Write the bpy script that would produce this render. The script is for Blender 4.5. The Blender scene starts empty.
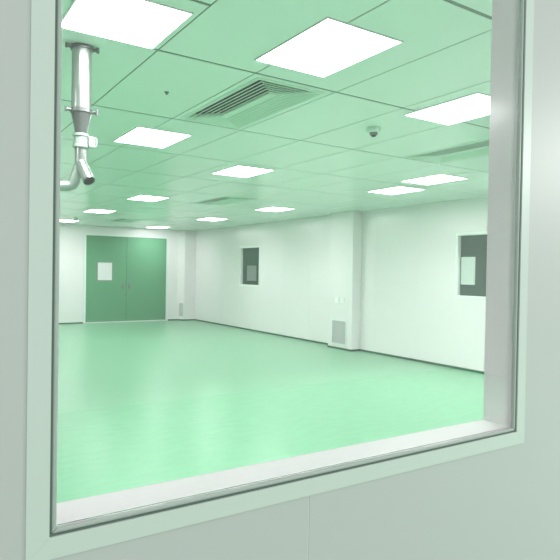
import bpy, bmesh, math
from mathutils import Matrix, Vector

scn = bpy.context.scene
col = scn.collection

# ------------------------------------------------------------------ camera
EYE = 1.456                      # eye height above the clean-room floor
cam_d = bpy.data.cameras.new('camera')
cam = bpy.data.objects.new('camera', cam_d)
col.objects.link(cam)
R2 = Vector((0.8361033, -0.54832104, 0.01659239))
U2 = Vector((-0.00627903, 0.02067875, 0.99976645))
FW = Vector((0.54853609, 0.83601222, -0.01384665))
mw = Matrix.Identity(4)
for r_ in range(3):
    mw[r_][0] = R2[r_]; mw[r_][1] = U2[r_]; mw[r_][2] = -FW[r_]
mw[2][3] = EYE
cam.matrix_world = mw
cam_d.sensor_width = 36.0
cam_d.lens = 36.0 * 575.624 / 560.0
cam_d.clip_start = 0.05
scn.camera = cam

# ------------------------------------------------------------------ light
LAMP_STRENGTH = 21.5
BEAM_WATTS = 9.0
world = bpy.data.worlds.new('world')
scn.world = world
world.use_nodes = True
bg = world.node_tree.nodes['Background']
bg.inputs['Color'].default_value = (1.0, 1.0, 0.99, 1)   # the even light of the viewing corridor
bg.inputs['Strength'].default_value = 0.93
cl_d = bpy.data.lights.new('corridor_lamp', 'AREA')          # added fill light, unseen behind the viewer, brightens the front wall's right side
cl_d.shape = 'RECTANGLE'; cl_d.size = 1.2; cl_d.size_y = 0.5; cl_d.energy = 290.0; cl_d.color = (1.0, 1.0, 0.98)
cl_o = bpy.data.objects.new('corridor_lamp', cl_d); col.objects.link(cl_o)
cl_o.location = (5.9, -1.5, 2.75)

vs = scn.view_settings
vs.view_transform = 'Standard'
vs.look = 'None'
vs.exposure = 0.0
vs.gamma = 1.0
vs.use_curve_mapping = False

# ------------------------------------------------------------------ materials
def srgb(r, g, b):
    f = lambda c: c / 12.92 if c <= 0.04045 else ((c + 0.055) / 1.055) ** 2.4
    return (f(r / 255), f(g / 255), f(b / 255), 1)

def mat(name, color, rough=0.5, metal=0.0, coat=0.0, spec=0.5, coat_rough=0.1):
    m = bpy.data.materials.new(name)
    m.use_nodes = True
    b = m.node_tree.nodes['Principled BSDF']
    b.inputs['Base Color'].default_value = color
    b.inputs['Roughness'].default_value = rough
    b.inputs['Metallic'].default_value = metal
    b.inputs['Coat Weight'].default_value = coat
    b.inputs['Coat Roughness'].default_value = coat_rough
    b.inputs['Specular IOR Level'].default_value = spec
    return m

def mottle(m, amount, scale=(3, 3, 3), detail=4, bump=0.0, bscale=60):
    """a faint uneven tint of the surface itself, and an optional fine bump"""
    nt = m.node_tree; N = nt.nodes; L = nt.links
    b = N['Principled BSDF']
    base = tuple(b.inputs['Base Color'].default_value)
    tc = N.new('ShaderNodeTexCoord')
    mp = N.new('ShaderNodeMapping'); mp.inputs['Scale'].default_value = scale
    nz = N.new('ShaderNodeTexNoise'); nz.inputs['Detail'].default_value = detail
    nz.inputs['Scale'].default_value = 1.0
    mix = N.new('ShaderNodeMix'); mix.data_type = 'RGBA'
    mix.inputs[6].default_value = tuple(c * (1 - amount) for c in base[:3]) + (1,)
    mix.inputs[7].default_value = tuple(min(1, c * (1 + amount)) for c in base[:3]) + (1,)
    L.new(tc.outputs['Object'], mp.inputs['Vector'])
    L.new(mp.outputs['Vector'], nz.inputs['Vector'])
    L.new(nz.outputs['Fac'], mix.inputs[0])
    L.new(mix.outputs[2], b.inputs['Base Color'])
    if bump:
        n2 = N.new('ShaderNodeTexNoise'); n2.inputs['Scale'].default_value = bscale
        n2.inputs['Detail'].default_value = 3
        bp = N.new('ShaderNodeBump'); bp.inputs['Strength'].default_value = bump
        bp.inputs['Distance'].default_value = 0.01
        L.new(tc.outputs['Object'], n2.inputs['Vector'])
        L.new(n2.outputs['Fac'], bp.inputs['Height'])
        L.new(bp.outputs['Normal'], b.inputs['Normal'])
    return m

M = {}
M['panel'] = mottle(mat('white_wall_panel', (0.915, 0.865, 0.885, 1), 0.19, spec=0.5), 0.015, (0.7, 0.7, 0.4))
M['joint'] = mat('panel_joint', (0.80, 0.79, 0.80, 1), 0.4)
M['ceiling'] = mottle(mat('ceiling_tile_paint', (0.85, 0.955, 0.885, 1), 0.22, spec=0.5), 0.02, (0.8, 0.5, 1))
M['seam'] = mat('ceiling_gap', (0.15, 0.23, 0.18, 1), 0.8)
M['floor'] = mottle(mat('green_vinyl_floor', (0.215, 0.450, 0.288, 1), 0.30, spec=0.33), 0.13, (5, 14, 1), 9, 0.03, 5)
M['skirting'] = mat('green_skirting', (0.035, 0.13, 0.07, 1), 0.4)
M['front'] = mottle(mat('corridor_wall_panel', (0.605, 0.638, 0.62, 1), 0.42), 0.012, (2, 2, 2))
M['front_joint'] = mat('silicone_joint', (0.82, 0.87, 0.84, 1), 0.4)
M['trim'] = mat('window_trim', (0.69, 0.785, 0.73, 1), 0.35)
M['rubber'] = mat('rubber_gasket', (0.12, 0.19, 0.15, 1), 0.5)
M['bead'] = mat('gasket_bead', (0.47, 0.53, 0.50, 1), 0.3)
M['reveal'] = mottle(mat('window_reveal', (0.88, 0.77, 0.835, 1), 0.5), 0.02, (6, 6, 6))
M['jamb'] = mat('window_jamb', (0.98, 0.85, 0.93, 1), 0.25, coat=0.5)
M['white'] = mat('white_enamel', (0.84, 0.87, 0.85, 1), 0.35)
M['door'] = mottle(mat('green_door_skin', (0.13, 0.345, 0.20, 1), 0.6, spec=0.3), 0.03, (1, 1, 1))
M['door_gap'] = mat('door_gap', (0.05, 0.13, 0.08, 1), 0.6)
M['steel'] = mat('galvanised_steel', (0.50, 0.50, 0.50, 1), 0.30, metal=0.9)
M['steel2'] = mat('plain_steel', (0.20, 0.21, 0.21, 1), 0.35, metal=0.8)
M['elbow'] = mat('dull_zinc', (0.30, 0.38, 0.33, 1), 0.4, metal=0.3)
M['clamp'] = mat('pale_plastic', (0.36, 0.44, 0.39, 1), 0.35)
M['dark'] = mat('dark_inside', (0.025, 0.03, 0.028, 1), 0.8)
M['diffuser_paint'] = mat('diffuser_paint', (0.66, 0.83, 0.71, 1), 0.35)
M['grille'] = mat('grille_mesh', (0.62, 0.61, 0.62, 1), 0.5)
M['plate'] = mat('switch_plastic', (0.95, 0.95, 0.95, 1), 0.3)
M['hatch'] = mat('hatch_frame', (0.92, 0.93, 0.92, 1), 0.35)
M['darkglass'] = mat('dark_hatch_glass', (0.055, 0.105, 0.08, 1), 0.08, spec=0.6)
M['darkroom'] = mat('unlit_backing', (0.10, 0.14, 0.12, 1), 0.7)
M['paper'] = mat('paper', (0.60, 0.68, 0.64, 1), 0.6)
M['greypaper'] = mat('grey_board', (0.22, 0.27, 0.245, 1), 0.6)
M['visionglass'] = mat('frosted_vision_panel', (0.86, 0.82, 0.85, 1), 0.3)
M['visionframe'] = mat('vision_frame', (0.20, 0.30, 0.24, 1), 0.4)

def glass(name):
    m = bpy.data.materials.new(name); m.use_nodes = True
    b = m.node_tree.nodes['Principled BSDF']
    b.inputs['Base Color'].default_value = (0.985, 1, 0.99, 1)
    b.inputs['Roughness'].default_value = 0.0
    b.inputs['IOR'].default_value = 1.45
    b.inputs['Transmission Weight'].default_value = 1.0
    return m
M['glass'] = glass('clear_glass')

def emis(name, color, s):
    m = bpy.data.materials.new(name); m.use_nodes = True
    b = m.node_tree.nodes['Principled BSDF']
    b.inputs['Base Color'].default_value = (0.9, 0.9, 0.9, 1)
    b.inputs['Emission Color'].default_value = color
    b.inputs['Emission Strength'].default_value = s
    return m
M['lamp'] = emis('lit_led_panel', (1.0, 0.985, 1.0, 1), LAMP_STRENGTH)

# ------------------------------------------------------------------ mesh helpers
class MB:
    def __init__(self):
        self.bm = bmesh.new()
    def box(self, x0, y0, z0, x1, y1, z1):
        v = [self.bm.verts.new(p) for p in
             ((x0,y0,z0),(x1,y0,z0),(x1,y1,z0),(x0,y1,z0),(x0,y0,z1),(x1,y0,z1),(x1,y1,z1),(x0,y1,z1))]
        for f in ((0,3,2,1),(4,5,6,7),(0,1,5,4),(1,2,6,5),(2,3,7,6),(3,0,4,7)):
            self.bm.faces.new([v[k] for k in f])
        return self
    def hexa(self, pts):
        v = [self.bm.verts.new(p) for p in pts]
        for f in ((0,3,2,1),(4,5,6,7),(0,1,5,4),(1,2,6,5),(2,3,7,6),(3,0,4,7)):
            self.bm.faces.new([v[k] for k in f])
        return self
    def lathe(self, prof, n=32, M4=None, cap=True):
        """prof: list of (r, z) from bottom to top, axis local z"""
        rings = []
        for r, z in prof:
            ring = []
            for k in range(n):
                a = 2 * math.pi * k / n
                p = Vector((r * math.cos(a), r * math.sin(a), z))
                if M4: p = M4 @ p
                ring.append(self.bm.verts.new(p))
            rings.append(ring)
        for a, b in zip(rings, rings[1:]):
            for k in range(n):
                self.bm.faces.new((a[k], a[(k+1) % n], b[(k+1) % n], b[k]))
        if cap:
            self.bm.faces.new(list(reversed(rings[0])))
            self.bm.faces.new(rings[-1])
        return self
    def tube(self, pts, rad, n=24, cap=True):
        """a bent pipe along pts; rad a number or a list"""
        if not isinstance(rad, (list, tuple)): rad = [rad] * len(pts)
        P = [Vector(p) for p in pts]
        T = []
        for k in range(len(P)):
            a = P[max(k-1, 0)]; b = P[min(k+1, len(P)-1)]
            T.append((b - a).normalized())
        up = Vector((0, 1, 0)) if abs(T[0].y) < 0.9 else Vector((1, 0, 0))
        rings = []
        for k in range(len(P)):
            t = T[k]
            s = up - t * up.dot(t); s.normalize(); w = t.cross(s)
            up = s
            rings.append([self.bm.verts.new(P[k] + (s * math.cos(2*math.pi*j/n) + w * math.sin(2*math.pi*j/n)) * rad[k]) for j in range(n)])
        for a, b in zip(rings, rings[1:]):
            for k in range(n):
                self.bm.faces.new((a[k], a[(k+1) % n], b[(k+1) % n], b[k]))
        if cap:
            self.bm.faces.new(list(reversed(rings[0])))
            self.bm.faces.new(rings[-1])
        return self
    def build(self, name, m, parent=None, smooth=False, bevel=0.0, seg=2):
        bmesh.ops.recalc_face_normals(self.bm, faces=self.bm.faces[:])
        me = bpy.data.meshes.new(name)
        self.bm.to_mesh(me); self.bm.free()
        o = bpy.data.objects.new(name, me)
        col.objects.link(o)
        me.materials.append(m)
        if smooth:
            for p in me.polygons: p.use_smooth = True
            es = o.modifiers.new('split', 'EDGE_SPLIT'); es.split_angle = math.radians(40)
        if bevel:
            bv = o.modifiers.new('bevel', 'BEVEL'); bv.width = bevel; bv.segments = seg
            bv.limit_method = 'ANGLE'
        if parent: o.parent = parent
        return o

def tag(o, label=None, cat=None, group=None, kind=None):
    if label: o['label'] = label
    if cat: o['category'] = cat
    if group: o['group'] = group
    if kind: o['kind'] = kind
    return o

def empty(name, loc, rz=0.0):
    e = bpy.data.objects.new(name, None)
    col.objects.link(e); e.location = loc; e.rotation_euler = (0, 0, rz)
    e.empty_display_size = 0.1
    return e

def copy_tree(o, parent=None):
    c = o.copy(); col.objects.link(c)
    if parent: c.parent = parent
    for ch in [k for k in scn.objects if k.parent == o]:
        copy_tree(ch, c)
    return c

def structure(name, mb, m, label=None, cat=None, **k):
    o = mb.build(name, m, **k); tag(o, label, cat, kind='structure'); return o

# ------------------------------------------------------------------ dimensions
HC = 2.619                        # clean-room ceiling height
XR, YB, XL = 7.194, 15.655, -4.0  # right wall, back wall, left wall (inner faces)
YF0, YF1 = 0.80, 0.8915           # the panel wall we look through
OX, OY, SX, SY = 1.1228, 1.6791, 0.601, 1.2479
def gx(i): return OX + SX * i
def gy(j): return OY + SY * j

# ------------------------------------------------------------------ floor
structure('floor', MB().box(XL - .1, -4.4, -0.05, XR + .1, YB + .1, 0), M['floor'],
          'glossy mint green vinyl floor', 'floor')

# ------------------------------------------------------------------ ceiling
cb = MB()
GY = 0.0120
G = 0.0046                         # half of the joint between two tiles
T = 0.0025
def tile(x0, y0, x1, y1, hole=None):
    x0 += G; y0 += GY; x1 -= G; y1 -= GY
    x0 = max(x0, XL); x1 = min(x1, XR); y0 = max(y0, YF1); y1 = min(y1, YB)
    if x1 - x0 < .01 or y1 - y0 < .01: return
    if hole is None:
        cb.box(x0, y0, HC, x1, y1, HC + T)
    else:
        a0, b0, a1, b1 = hole
        cb.box(x0, y0, HC, a0, y1, HC + T); cb.box(a1, y0, HC, x1, y1, HC + T)
        cb.box(a0, y0, HC, a1, b0, HC + T); cb.box(a0, b1, HC, a1, y1, HC + T)
DIFF = [(1, 1), (5, 5), (5, 1), (5, 9)]
DW, DL = 0.490, 1.14              # louvre opening
DOFF = (0.055, 0.060)
def diff_origin(i, j): return gx(i) + DOFF[0], gy(j) + DOFF[1]
for i in range(-9, 11):
    for j in range(-1, 12):
        hole = None
        if (i, j) in DIFF:
            a, b = diff_origin(i, j)
            hole = (a, b, a + DW, b + DL)
        if i < 0 and j == 0:
            tile(gx(i), gy(j), gx(i+1), gy(j+.5)); tile(gx(i), gy(j+.5), gx(i+1), gy(j+1))
        else:
            tile(gx(i), gy(j), gx(i+1), gy(j+1), hole)
ceil_o = structure('ceiling', cb, M['ceiling'], 'suspended ceiling of oblong metal tiles', 'ceiling')
b_ = MB()                          # dark backing over the joints
xs = sorted({XL - .1, XR + .1} | {v for (i, j) in DIFF for v in (diff_origin(i, j)[0], diff_origin(i, j)[0] + DW)})
for xa, xb in zip(xs, xs[1:]):
    cuts = []
    for (i, j) in DIFF:
        a, b = diff_origin(i, j)
        if a <= xa + 1e-6 and xb <= a + DW + 1e-6: cuts.append((b, b + DL))
    y = YF0
    for c0, c1 in sorted(cuts):
        b_.box(xa, y, HC + T, xb, c0, HC + T + .03); y = c1
    b_.box(xa, y, HC + T, xb, YB + .1, HC + T + .03)
bk = b_.build('ceiling_backing', M['seam'], ceil_o)
structure('ceiling_void', MB().box(XL - .1, YF0, HC + .30, XR + .1, YB + .1, HC + .34), M['dark'], 'dark slab above the ceiling tiles', 'ceiling')

# ------------------------------------------------------------------ walls
TOPZ = HC + .30
DX0, DX1, DZ1 = 4.085, 6.350, 2.355      # double door opening (leaves)
FR = 0.062
structure('wall_back', MB().box(XL - .1, YB, 0, DX0 - FR, YB + .1, TOPZ).box(DX1 + FR, YB, 0, XR + .1, YB + .1, TOPZ)
          .box(DX0 - FR, YB, DZ1 + FR, DX1 + FR, YB + .1, TOPZ), M['panel'], 'white back wall with the green double door', 'wall')
H1 = (11.90, 12.80, 1.125, 2.050)        # dark hatch windows: y0, y1, z0, z1
H2 = (5.05, 5.955, 1.135, 2.068)
w = MB()
y = YF1
for (a, b, c, d) in (H2, H1):
    w.box(XR, y, 0, XR + .1, a, TOPZ); w.box(XR, a, 0, XR + .1, b, c); w.box(XR, a, d, XR + .1, b, TOPZ); y = b
w.box(XR, y, 0, XR + .1, YB, TOPZ)
wr = structure('wall_right', w, M['panel'], 'white right-hand wall with two dark windows', 'wall')
j_ = MB()
for yy in (1.75, 2.76, 3.77, 4.78, 6.79, 7.80, 9.83, 10.84, 13.87):
    j_.box(XR - .0015, yy - .002, .03, XR, yy + .002, HC)
j_.build('panel_joint', M['joint'], wr)
structure('wall_left', MB().box(XL - .1, YF1, 0, XL, YB, TOPZ), M['panel'], 'white left wall', 'wall')

CX0, CY0, CY1 = 6.983, 8.195, 8.895      # boxed column on the right wall
wc = structure('wall_column', MB().box(CX0, CY0, 0, XR, CY1, HC), M['panel'], 'white boxed column on the right wall', 'wall', bevel=.004)
KX0, KY0, KXC = 6.70, 15.47, 6.84         # splayed boxed column in the far corner
def prism(pts, z0, z1):
    m_ = MB(); lo = [m_.bm.verts.new((x, y, z0)) for x, y in pts]; hi = [m_.bm.verts.new((x, y, z1)) for x, y in pts]
    n = len(pts)
    m_.bm.faces.new(list(reversed(lo))); m_.bm.faces.new(hi)
    for k in range(n): m_.bm.faces.new((lo[k], lo[(k+1) % n], hi[(k+1) % n], hi[k]))
    return m_
structure('wall_corner_column', prism([(KX0, YB), (KXC, KY0), (XR, KY0), (XR, YB)], 0, HC), M['panel'], 'white boxed column with a splayed face in the far corner', 'wall', bevel=.004)

# skirting
B = .036; D = .006
structure('baseboard_back', MB().box(XL, YB - D, 0, DX0 - FR, YB, B).box(DX1 + FR, YB - D, 0, KX0 - D, YB, B), M['skirting'], 'thin dark green skirting along the back wall', 'baseboard')
structure('baseboard_right', MB().box(XR - D, YF1, 0, XR, CY0 - D, B).box(XR - D, CY1 + D, 0, XR, KY0 - D, B)
          .box(CX0 - D, CY0, 0, CX0, CY1, B).box(CX0 - D, CY0 - D, 0, XR - D, CY0, B).box(CX0 - D, CY1, 0, XR - D, CY1 + D, B), M['skirting'], 'thin dark green skirting along the right wall and its columns', 'baseboard')

structure('baseboard_corner_column', prism([(KX0 - D, YB), (KXC - D, KY0 - D), (XR - D, KY0 - D), (XR - D, KY0), (KXC, KY0), (KX0, YB)], 0, B), M['skirting'], 'thin dark green skirting at the foot of the far corner column', 'baseboard')

# the wall we look through
WX0, WX1, WZ0, WZ1 = 0.1652, 1.1803, EYE - 0.3577, EYE + 0.90
RZ = EYE - 0.3485
FT = .004
f_ = MB()
f_.box(XL - .1, YF0 + FT, 0, WX0, YF1, TOPZ).box(WX1, YF0 + FT, 0, XR + .1, YF1, TOPZ)
f_.box(WX0, YF0 + FT, 0, WX1, YF1, WZ0).box(WX0, YF0 + FT, WZ1, WX1, YF1, TOPZ)
SEAM = 0.593
f_.box(XL - .1, YF0, 0, WX0, YF0 + FT, TOPZ).box(WX1, YF0, 0, XR + .1, YF0 + FT, TOPZ)
f_.box(WX0, YF0, 0, SEAM - .0016, YF0 + FT, WZ0).box(SEAM + .0016, YF0, 0, WX1, YF0 + FT, WZ0)
f_.box(WX0, YF0, WZ1, SEAM - .0016, YF0 + FT, TOPZ).box(SEAM + .0016, YF0, WZ1, WX1, YF0 + FT, TOPZ)
wf = structure('wall_front', f_, M['front'], 'pale grey-green panel wall in front with the viewing window', 'wall')
MB().box(SEAM - .0016, YF0 + .0012, 0, SEAM + .0016, YF0 + FT, WZ0).box(SEAM - .0016, YF0 + .0012, WZ1, SEAM + .0016, YF0 + FT, TOPZ)\
    .build('silicone_joint', M['front_joint'], wf)

# ------------------------------------------------------------------ viewing window
win = empty('window_1', ((WX0 + WX1) / 2, YF0, WZ0))
tag(win, 'large fixed viewing window with a pale green flat trim', 'window', kind='structure')
def rel(o, root):
    o.parent = root
    o.matrix_parent_inverse = Matrix.Translation(root.location).inverted() if not root.rotation_euler.z else (Matrix.Translation(root.location) @ Matrix.Rotation(root.rotation_euler.z, 4, 'Z')).inverted()
    return o
FO = 0.0293; TH = .0018
def mitred(x0, z0, x1, z1, wd, y0, y1, side):
    """one bar of a rectangular frame, outer rect x0..x1, z0..z1, width wd, mitred"""
    X0, Z0, X1, Z1 = x0 + wd, z0 + wd, x1 - wd, z1 - wd
    q = {'bottom': ((x0,z0),(x1,z0),(X1,Z0),(X0,Z0)), 'top': ((X0,Z1),(X1,Z1),(x1,z1),(x0,z1)),
         'left': ((x0,z0),(X0,Z0),(X0,Z1),(x0,z1)), 'right': ((X1,Z0),(x1,z0),(x1,z1),(X1,Z1))}[side]
    return [(a, y0, b) for a, b in q] + [(a, y1, b) for a, b in q]
for s in ('bottom', 'top', 'left', 'right'):
    mb = MB().hexa(mitred(WX0 - FO, WZ0 - FO, WX1 + FO, WZ1 + FO, FO - .0001, YF0 - TH, YF0 - .0002, s))
    rel(mb.build('window_trim', M['trim'], bevel=.0004), win)
g1 = MB(); g2 = MB()
for s in ('bottom', 'top', 'left', 'right'):
    g1.hexa(mitred(WX0, WZ0, WX1, WZ1, .0030, YF0 + .0015, YF0 + .010, s))
    g2.hexa(mitred(WX0 + .003, WZ0 + .003, WX1 - .003, WZ1 - .003, .0066, YF0 + .0005, YF0 + .010, s))
rel(g1.build('gasket', M['rubber']), win)
rel(g2.build('glazing_bead', M['bead'], bevel=.0025, seg=3), win)
rel(MB().box(WX0 + .004, YF0 + .0102, RZ + .0003, WX1 - .004, YF0 + .015, WZ1 - .004).build('glass_pane', M['glass']), win)
RT = .0012
rv = MB()
rv.box(WX0, YF0 + .0102, WZ0, WX1, YF1, RZ)
sill = rel(rv.build('window_sill', M['reveal'], bevel=.0006), win)
rv = MB()
rv.box(WX0, YF0 + .015, RZ, WX0 + RT, YF1, WZ1 - RT)
rv.box(WX1 - RT, YF0 + .015, RZ, WX1, YF1, WZ1 - RT)
rv.box(WX0, YF0 + .015, WZ1 - RT, WX1, YF1, WZ1)
rel(rv.build('window_reveal', M['jamb']), win)

# ------------------------------------------------------------------ double door
door = empty('door_1', ((DX0 + DX1) / 2, YB, 0))
tag(door, 'green double door in a white frame in the back wall', 'door', kind='structure')
MEET = 5.190
fr = MB()
fr.box(DX0 - FR, YB - .02, 0, DX0, YB + .06, DZ1 + FR).box(DX1, YB - .02, 0, DX1 + FR, YB + .06, DZ1 + FR)
fr.box(DX0, YB - .02, DZ1, DX1, YB + .06, DZ1 + FR)
rel(fr.build('door_frame', M['white'], bevel=.003), door)
rel(MB().box(DX0, YB - .035, 0, DX1, YB + .05, .028).build('threshold', M['white'], bevel=.004), door)
VX0, VX1, VZ0, VZ1 = 4.394, 4.786, EYE - .302, EYE + .18
L_ = MB()
y0, y1 = YB + .004, YB + .045
za, zb = .034, DZ1 - .006
L_.box(DX0 + .005, y0, za, VX0, y1, zb).box(VX1, y0, za, MEET - .004, y1, zb)
L_.box(VX0, y0, za, VX1, y1, VZ0).box(VX0, y0, VZ1, VX1, y1, zb)
leaf1 = rel(L_.build('door_leaf', M['door']), door)
leaf2 = rel(MB().box(MEET + .004, y0, za, DX1 - .005, y1, zb).build('door_leaf', M['door'], bevel=.002), door)
rel(MB().box(DX0, YB + .046, 0, DX1, YB + .056, DZ1).build('door_backing', M['door_gap']), door)
vf = MB(); w_ = .030
vf.box(VX0 - w_, y0 - .006, VZ0 - w_, VX0 + .004, y0 + .01, VZ1 + w_).box(VX1 - .004, y0 - .006, VZ0 - w_, VX1 + w_, y0 + .01, VZ1 + w_)
vf.box(VX0 + .004, y0 - .006, VZ0 - w_, VX1 - .004, y0 + .01, VZ0 + .004).box(VX0 + .004, y0 - .006, VZ1 - .004, VX1 - .004, y0 + .01, VZ1 + w_)
def rel2(o, par):                  # sub-part of an un-rotated part
    o.parent = par
    o.matrix_parent_inverse = par.matrix_parent_inverse.copy().inverted() @ par.matrix_parent_inverse
    return o
def child(o, par): o.parent = par; return o
child(vf.build('vision_frame', M['visionframe']), leaf1)
child(MB().box(VX0, y0 + .002, VZ0, VX1, y0 + .008, VZ1).build('vision_panel', M['visionglass']), leaf1)
for lf, hx, sg in ((leaf1, MEET - .098, 1), (leaf2, MEET + .072, 1)):
    child(MB().box(hx - .022, y0 - .004, .90, hx + .022, y0, 1.07).build('handle_plate', M['steel2'], bevel=.002), lf)
    child(MB().tube([(hx, y0 - .004, .985), (hx, y0 - .045, .985), (hx - .004, y0 - .052, .985), (hx - .10 if lf is leaf1 else hx + .10, y0 - .052, .985)], .009, 12)
          .build('door_handle', M['steel2'], smooth=True), lf)

# ------------------------------------------------------------------ dark windows in the right wall
def hatch(name, dims, label):
    a, b, c, d = dims
    r = empty(name, (XR, (a + b) / 2, c)); tag(r, label, 'window', kind='structure')
    k = .040
    m_ = MB()
    m_.box(XR - .008, a - k, c - k, XR + .002, a, d + k).box(XR - .008, b, c - k, XR + .002, b + k, d + k)
    m_.box(XR - .008, a, c - k, XR + .002, b, c).box(XR - .008, a, d, XR + .002, b, d + k)
    rel(m_.build('window_frame', M['hatch'], bevel=.003), r)
    e = .006
    m_ = MB()
    m_.box(XR + .002, a, c, XR + .075, a + e, d).box(XR + .002, b - e, c, XR + .075, b, d)
    m_.box(XR + .002, a + e, c, XR + .075, b - e, c + e).box(XR + .002, a + e, d - e, XR + .075, b - e, d)
    rel(m_.build('window_reveal', M['hatch']), r)
    rel(MB().box(XR + .060, a + e, c + e, XR + .066, b - e, d - e).build('glass_pane', M['darkglass']), r)
    rel(MB().box(XR + .085, a, c, XR + .095, b, d).build('backing', M['darkroom']), r)
    return r
h1 = hatch('window_2', H1, 'small dark window in the right wall between the far corner and the column')
h2 = hatch('window_3', H2, 'dark window in the right wall nearest the viewer, cut off by the jamb')
# plain flat rectangles standing against the two dark panes
nb = MB().box(XR + .050, 12.11, 1.228, XR + .058, 12.565, 1.605).build('notice_board', M['greypaper'], bevel=.001)
tag(nb, 'dim grey rectangular board behind the small far dark window', 'board')
nb2 = MB().box(XR + .050, 5.67, 1.31, XR + .058, 5.93, 1.735).build('notice_sheet', M['paper'], bevel=.001)
tag(nb2, 'pale grey notice sheet in the nearer dark window, beside the jamb', 'notice')

# ------------------------------------------------------------------ ceiling lights
LW, LL = 0.464, 0.634
def make_light():
    r = empty('ceiling_light', (0, 0, 0))
    k = .008
    m_ = MB()
    m_.box(-LW/2 - k, -LL/2 - k, -.007, -LW/2, LL/2 + k, 0).box(LW/2, -LL/2 - k, -.007, LW/2 + k, LL/2 + k, 0)
    m_.box(-LW/2, -LL/2 - k, -.007, LW/2, -LL/2, 0).box(-LW/2, LL/2, -.007, LW/2, LL/2 + k, 0)
    m_.build('frame', M['white'], r)
    MB().box(-LW/2, -LL/2, -.005, LW/2, LL/2, -.001).build('diffuser', M['lamp'], r)
    ld = bpy.data.lights.new('lamp', 'AREA'); ld.shape = 'RECTANGLE'; ld.size = LW * .97; ld.size_y = LL * .97
    ld.energy = BEAM_WATTS; ld.color = (1.0, 0.985, 1.0); ld.spread = math.radians(125)
    lo = bpy.data.objects.new('lamp', ld); col.objects.link(lo); lo.parent = r; lo.location = (0, 0, -.008)
    return r
LIGHTS = [
    (1.20, 0.59, 'large lit square ceiling panel at top centre, the nearest whole one'),
    (1.17, 2.57, 'lit ceiling panel between the hanging pipe and the nearest louvred vent'),
    (3.63, 3.36, 'lit ceiling panel just beyond the louvred vent, above the small far dark window'),
    (-0.45, 0.79, 'very bright ceiling panel at top left above the hanging pipe'),
    (3.60, 0.83, 'bright ceiling panel at the right cut off by the window jamb, beyond the smoke detector'),
    (7.17, 2.57, 'lit ceiling panel by the jamb, right-hand one of the neighbouring pair over the right wall'),
    (7.68, 3.34, 'lit ceiling panel nearest the boxed column, left-hand one of the neighbouring pair'),
    (3.66, 5.88, 'lit ceiling panel above the green double door, largest of the far left row'),
    (3.63, 8.02, 'lit ceiling panel above the left leaf of the green door, second from the back wall'),
    (3.66, 10.35, 'small lit ceiling panel at the left window edge, close to the back wall'),
    (7.78, 10.62, 'smallest lit ceiling panel, above the right edge of the green door'),
    (7.80, 8.02, 'lit ceiling panel between the far corner column and the small dark window'),
    (7.72, 5.87, 'lit ceiling panel above and right of the small far dark window'),
    # added outside the frame, unseen, only for the light they give the room
    (-3.6, 0.9, 'lit ceiling panel over the unseen left part of the room, nearest the viewing window'),
    (-5.0, 4.5, 'lit ceiling panel over the unseen left part of the room, second from the viewing window'),
    (-5.0, 7.5, 'lit ceiling panel over the unseen left part of the room, third from the viewing window'),
    (-5.0, 10.3, 'lit ceiling panel over the unseen left part of the room, farthest from the viewing window'),
    (-0.5, 5.8, 'lit ceiling panel in the unseen middle of the ceiling, nearer one'),
    (-0.5, 8.6, 'lit ceiling panel in the unseen middle of the ceiling, farther one'),
    (7.6, 0.60, 'lit ceiling panel beyond the right jamb over the right wall, out of view'),
]
proto = make_light()
for n, (i, j, lb) in enumerate(LIGHTS):
    o = proto if n == 0 else copy_tree(proto)
    o.location = (gx(i), gy(j), HC)
    if n == 10:                           # beam turned down here to keep a hot spot off the door
        for ch in [k for k in scn.objects if k.parent == o and k.type == 'LIGHT']:
            ch.data = ch.data.copy(); ch.data.energy = 2.0
    if n == 3: o.scale.y = .78           # this one is shorter than the rest
    tag(o, lb, 'ceiling light', 'ceiling light panels')

# ------------------------------------------------------------------ louvred air diffusers
def make_vent():
    r = empty('air_vent', (0, 0, 0))
    k = .010
    W, L = DW, DL
    m_ = MB()
    m_.box(-k, -k, -.004, 0.006, L + k, 0).box(W - .006, -k, -.004, W + k, L + k, 0)
    m_.box(0.006, -k, -.004, W - .006, .006, 0).box(.006, L - .006, -.004, W - .006, L + k, 0)
    m_.build('frame', M['diffuser_paint'], r)
    N = 6; P = .034; H = .034; t = .002
    for q in range(N):
        o = .010 + P * q; i_ = o + .058; fl = .009
        m2 = MB()
        for (u, v, zl, zh) in ((o, o + fl, -.003, -.003), (o + fl, i_, -.003, H)):
            x0, y0, x1, y1 = u, u, W - u, L - u
            X0, Y0, X1, Y1 = v, v, W - v, L - v
            for (A, B_, C_, D_) in (((x0,y0),(x1,y0),(X1,Y0),(X0,Y0)), ((x1,y0),(x1,y1),(X1,Y1),(X1,Y0)),
                                  ((x1,y1),(x0,y1),(X0,Y1),(X1,Y1)), ((x0,y1),(x0,y0),(X0,Y0),(X0,Y1))):
                m2.hexa([(A[0], A[1], zl), (B_[0], B_[1], zl), (C_[0], C_[1], zh), (D_[0], D_[1], zh),
                         (A[0], A[1], zl + t), (B_[0], B_[1], zl + t), (C_[0], C_[1], zh + t), (D_[0], D_[1], zh + t)])
        m2.build('louvre_ring', M['diffuser_paint'], r)
    o = .010 + P * N
    MB().box(o, o, .0, W - o, L - o, .004).build('centre_plate', M['diffuser_paint'], r)
    m3 = MB()
    m3.box(0, 0, .10, W, L, .104)
    m3.box(-.003, 0, .013, 0, L, .10).box(W, 0, .013, W + .003, L, .10).box(0, -.003, .013, W, 0, .10).box(0, L, .013, W, L + .003, .10)
    m3.build('plenum_box', M['dark'], r)
    return r
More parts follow.
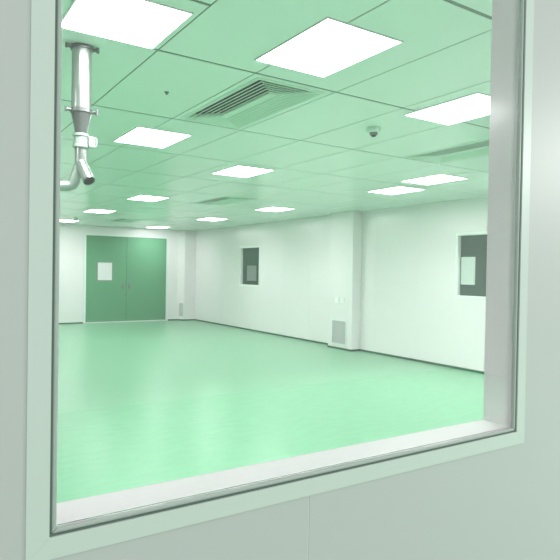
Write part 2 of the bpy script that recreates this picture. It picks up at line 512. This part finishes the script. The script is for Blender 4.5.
VL = ['louvred rectangular air vent, nearest and largest, beside the big square light panel',
      'far louvred air vent between the two middle rows of light panels',
      'louvred air vent at the right, cut off by the window jamb, beyond the smoke detector',
      'farthest louvred air vent, a thin sliver above the green double door']
vp = make_vent()
for n, (i, j) in enumerate(DIFF):
    o = vp if n == 0 else copy_tree(vp)
    a, b = diff_origin(i, j); o.location = (a, b, HC)
    tag(o, VL[n], 'air vent', 'ceiling air vents')

# ------------------------------------------------------------------ hanging extraction pipe
PX, PY = 0.779, 3.116
pipe = empty('exhaust_pipe', (PX, PY, HC))
tag(pipe, 'silver extraction pipe hanging from the ceiling at the left, forked at its foot', 'pipe')
def Z(z): return z - 1.163        # heights measured from eye level -> below ceiling
MB().lathe([(.050, Z(.822)), (.050, 0)], 40).build('main_tube', M['steel'], pipe, smooth=True)
MB().lathe([(.057, -.020), (.059, -.012), (.057, -.002)], 40).build('top_collar', M['steel2'], pipe, smooth=True)
MB().lathe([(.052, Z(.812)), (.056, Z(.816)), (.056, Z(.832)), (.052, Z(.836))], 40).build('clamp_ring', M['steel2'], pipe, smooth=True)
for zz, nm in ((-.012, 'clip'), (Z(.824), 'clip')):
    m_ = MB()
    m_.tube([(-.078, -.01, zz), (-.052, -.006, zz)], .009, 12).tube([(-.080, -.01, zz - .012), (-.080, -.01, zz + .012)], .006, 10)
    m_.build(nm, M['steel2'], pipe, smooth=True)
    m_ = MB()
    m_.tube([(.052, -.012, zz), (.080, -.03, zz)], .009, 12).tube([(.074, -.03, zz - .016), (.074, -.03, zz + .014)], .008, 10)
    m_.build(nm, M['steel2'], pipe, smooth=True)
MB().lathe([(.029, Z(.700)), (.030, Z(.715)), (.040, Z(.765)), (.049, Z(.805)), (.051, Z(.818))], 40).build('reducer_cone', M['steel2'], pipe, smooth=True)
cl = MB().lathe([(.037, Z(.632)), (.040, Z(.635)), (.040, Z(.645)), (.036, Z(.648)), (.036, Z(.690)), (.041, Z(.693)), (.041, Z(.704)), (.037, Z(.707))], 36)\
    .build('valve_collar', M['clamp'], pipe, smooth=True)
m_ = MB().box(.030, -.045, Z(.634), .062, -.004, Z(.692))
lt = m_.build('latch', M['clamp'], cl, bevel=.006)
MB().tube([(.062, -.036, Z(.640)), (.070, -.038, Z(.645)), (.070, -.038, Z(.682)), (.062, -.036, Z(.688))], .005, 10).build('lever', M['clamp'], cl, smooth=True)
MB().lathe([(.030, Z(.545)), (.030, Z(.640))], 36).build('lower_tube', M['steel'], pipe, smooth=True)
# the fork: one branch comes forward-right with an open mouth, the other turns back-left into an elbow
d1 = Vector((0.050, -0.045, -.085)).normalized()
s1 = Vector((-.002, 0, Z(.560)))
e1 = Vector((.024, -.078, Z(.455)))
br = MB().tube([s1, s1.lerp(e1, .35), s1.lerp(e1, .7), e1], [.029, .029, .029, .029], 36)
b1 = br.build('open_branch', M['steel'], pipe, smooth=True)
dd = (e1 - s1).normalized()
qm = Matrix.Translation(e1) @ dd.to_track_quat('Z', 'Y').to_matrix().to_4x4()
MB().lathe([(.0265, -.002), (.0265, .0012)], 32, qm).build('mouth', M['dark'], b1)  # dark disc on the capped end, painted as the shade inside the opening
MB().lathe([(.0265, -.006), (.031, -.006), (.031, .003), (.0265, .003)], 32, qm, cap=False).build('mouth_rim', M['steel2'], b1, smooth=True)
s2 = Vector((0, 0, Z(.550)))
MB().tube([s2, (-.010, .006, Z(.52)), (-.022, .010, Z(.485)), (-.028, .014, Z(.460)), (-.036, .020, Z(.442)), (-.056, .024, Z(.432)), (-.100, .026, Z(.428)), (-.160, .026, Z(.426))],
          [.028, .028, .028, .029, .029, .028, .027, .027], 32).build('elbow_branch', M['elbow'], pipe, smooth=True)

# ------------------------------------------------------------------ smoke detectors and sprinkler
def detector(i, j, label, s=1.0):
    r = empty('smoke_detector', (gx(i), gy(j), HC)); tag(r, label, 'smoke detector', 'smoke detectors')
    MB().lathe([(.040*s, -.038*s), (.050*s, -.034*s), (.056*s, -.014*s), (.056*s, 0)], 32).build('base', M['diffuser_paint'], r, smooth=True)
    MB().lathe([(.020*s, -.060*s), (.028*s, -.056*s), (.034*s, -.038*s)], 28).build('sensor', M['steel2'], r, smooth=True)
    MB().lathe([(.010*s, -.070*s), (.018*s, -.066*s), (.019*s, -.0595*s)], 24).build('lens', M['dark'], r, smooth=True)
detector(3.36, 1.43, 'round smoke detector hanging under the ceiling, the near one beside the right-hand light panel')
detector(3.62, 9.55, 'tiny smoke detector far off, just in front of the light panel at the left edge', .9)
sp = empty('sprinkler_head', (gx(.52), gy(1.52), HC)); tag(sp, 'tiny sprinkler head on the ceiling between the pipe and the nearest vent', 'sprinkler')
MB().lathe([(.014, -.006), (.016, 0)], 20).build('rosette', M['steel2'], sp, smooth=True)
MB().lathe([(.006, -.018), (.007, -.006)], 16).build('nozzle', M['steel2'], sp, smooth=True)

# ------------------------------------------------------------------ return-air grilles and switches on the columns
def grille(y0, y1, z0, z1, x, label, k=.035, rz=0.0):
    r = empty('vent_grille', (x, (y0 + y1) / 2, z0), rz); tag(r, label, 'vent grille', 'wall vent grilles')
    w = (y1 - y0) / 2; h = z1 - z0
    m_ = MB()
    m_.box(-.010, -w - k, -k, 0, -w, h + k).box(-.010, w, -k, 0, w + k, h + k).box(-.010, -w, -k, 0, w, 0).box(-.010, -w, h, 0, w, h + k)
    m_.build('frame', M['white'], r, bevel=.002)
    MB().box(-.0015, -w, 0, 0, w, h).build('backing', M['grille'], r)
    s = MB(); n = 24
    for q in range(n):
        z = h * (q + .5) / n
        s.hexa([(-.008, -w, z - .003), (-.002, -w, z + .001), (-.002, w, z + .001), (-.008, w, z - .003),
                (-.008, -w, z - .0005), (-.002, -w, z + .0035), (-.002, w, z + .0035), (-.008, w, z - .0005)])
    s.build('slats', M['grille'], r)
grille(8.365, 8.765, EYE - 1.344, EYE - .914, CX0, 'pale grey slatted air grille low on the boxed column of the right wall')
grille(15.55 - .07, 15.55 + .07, EYE - 1.33, EYE - .95, 6.70 + .14 * (15.655 - 15.55) / .185, 'pale grey slatted air grille low on the far corner column', .02, math.atan2(.14, .185))

def switch(yc, label):
    r = empty('wall_switch', (CX0, yc, EYE - .57)); tag(r, label, 'light switch', 'switches on the column')
    MB().box(-.016, -.055, 0, 0, .055, .105).build('plate', M['plate'], r, bevel=.003)
    for s in (-1, 1):
        MB().box(-.020, s*.022 - .018, .025, -.016, s*.022 + .018, .080).build('rocker', M['plate'], r, bevel=.002)
switch(8.625, 'white square wall switch above the grille, farther and left-hand of the pair')
switch(8.470, 'white square wall switch above the grille, nearer and right-hand of the pair')
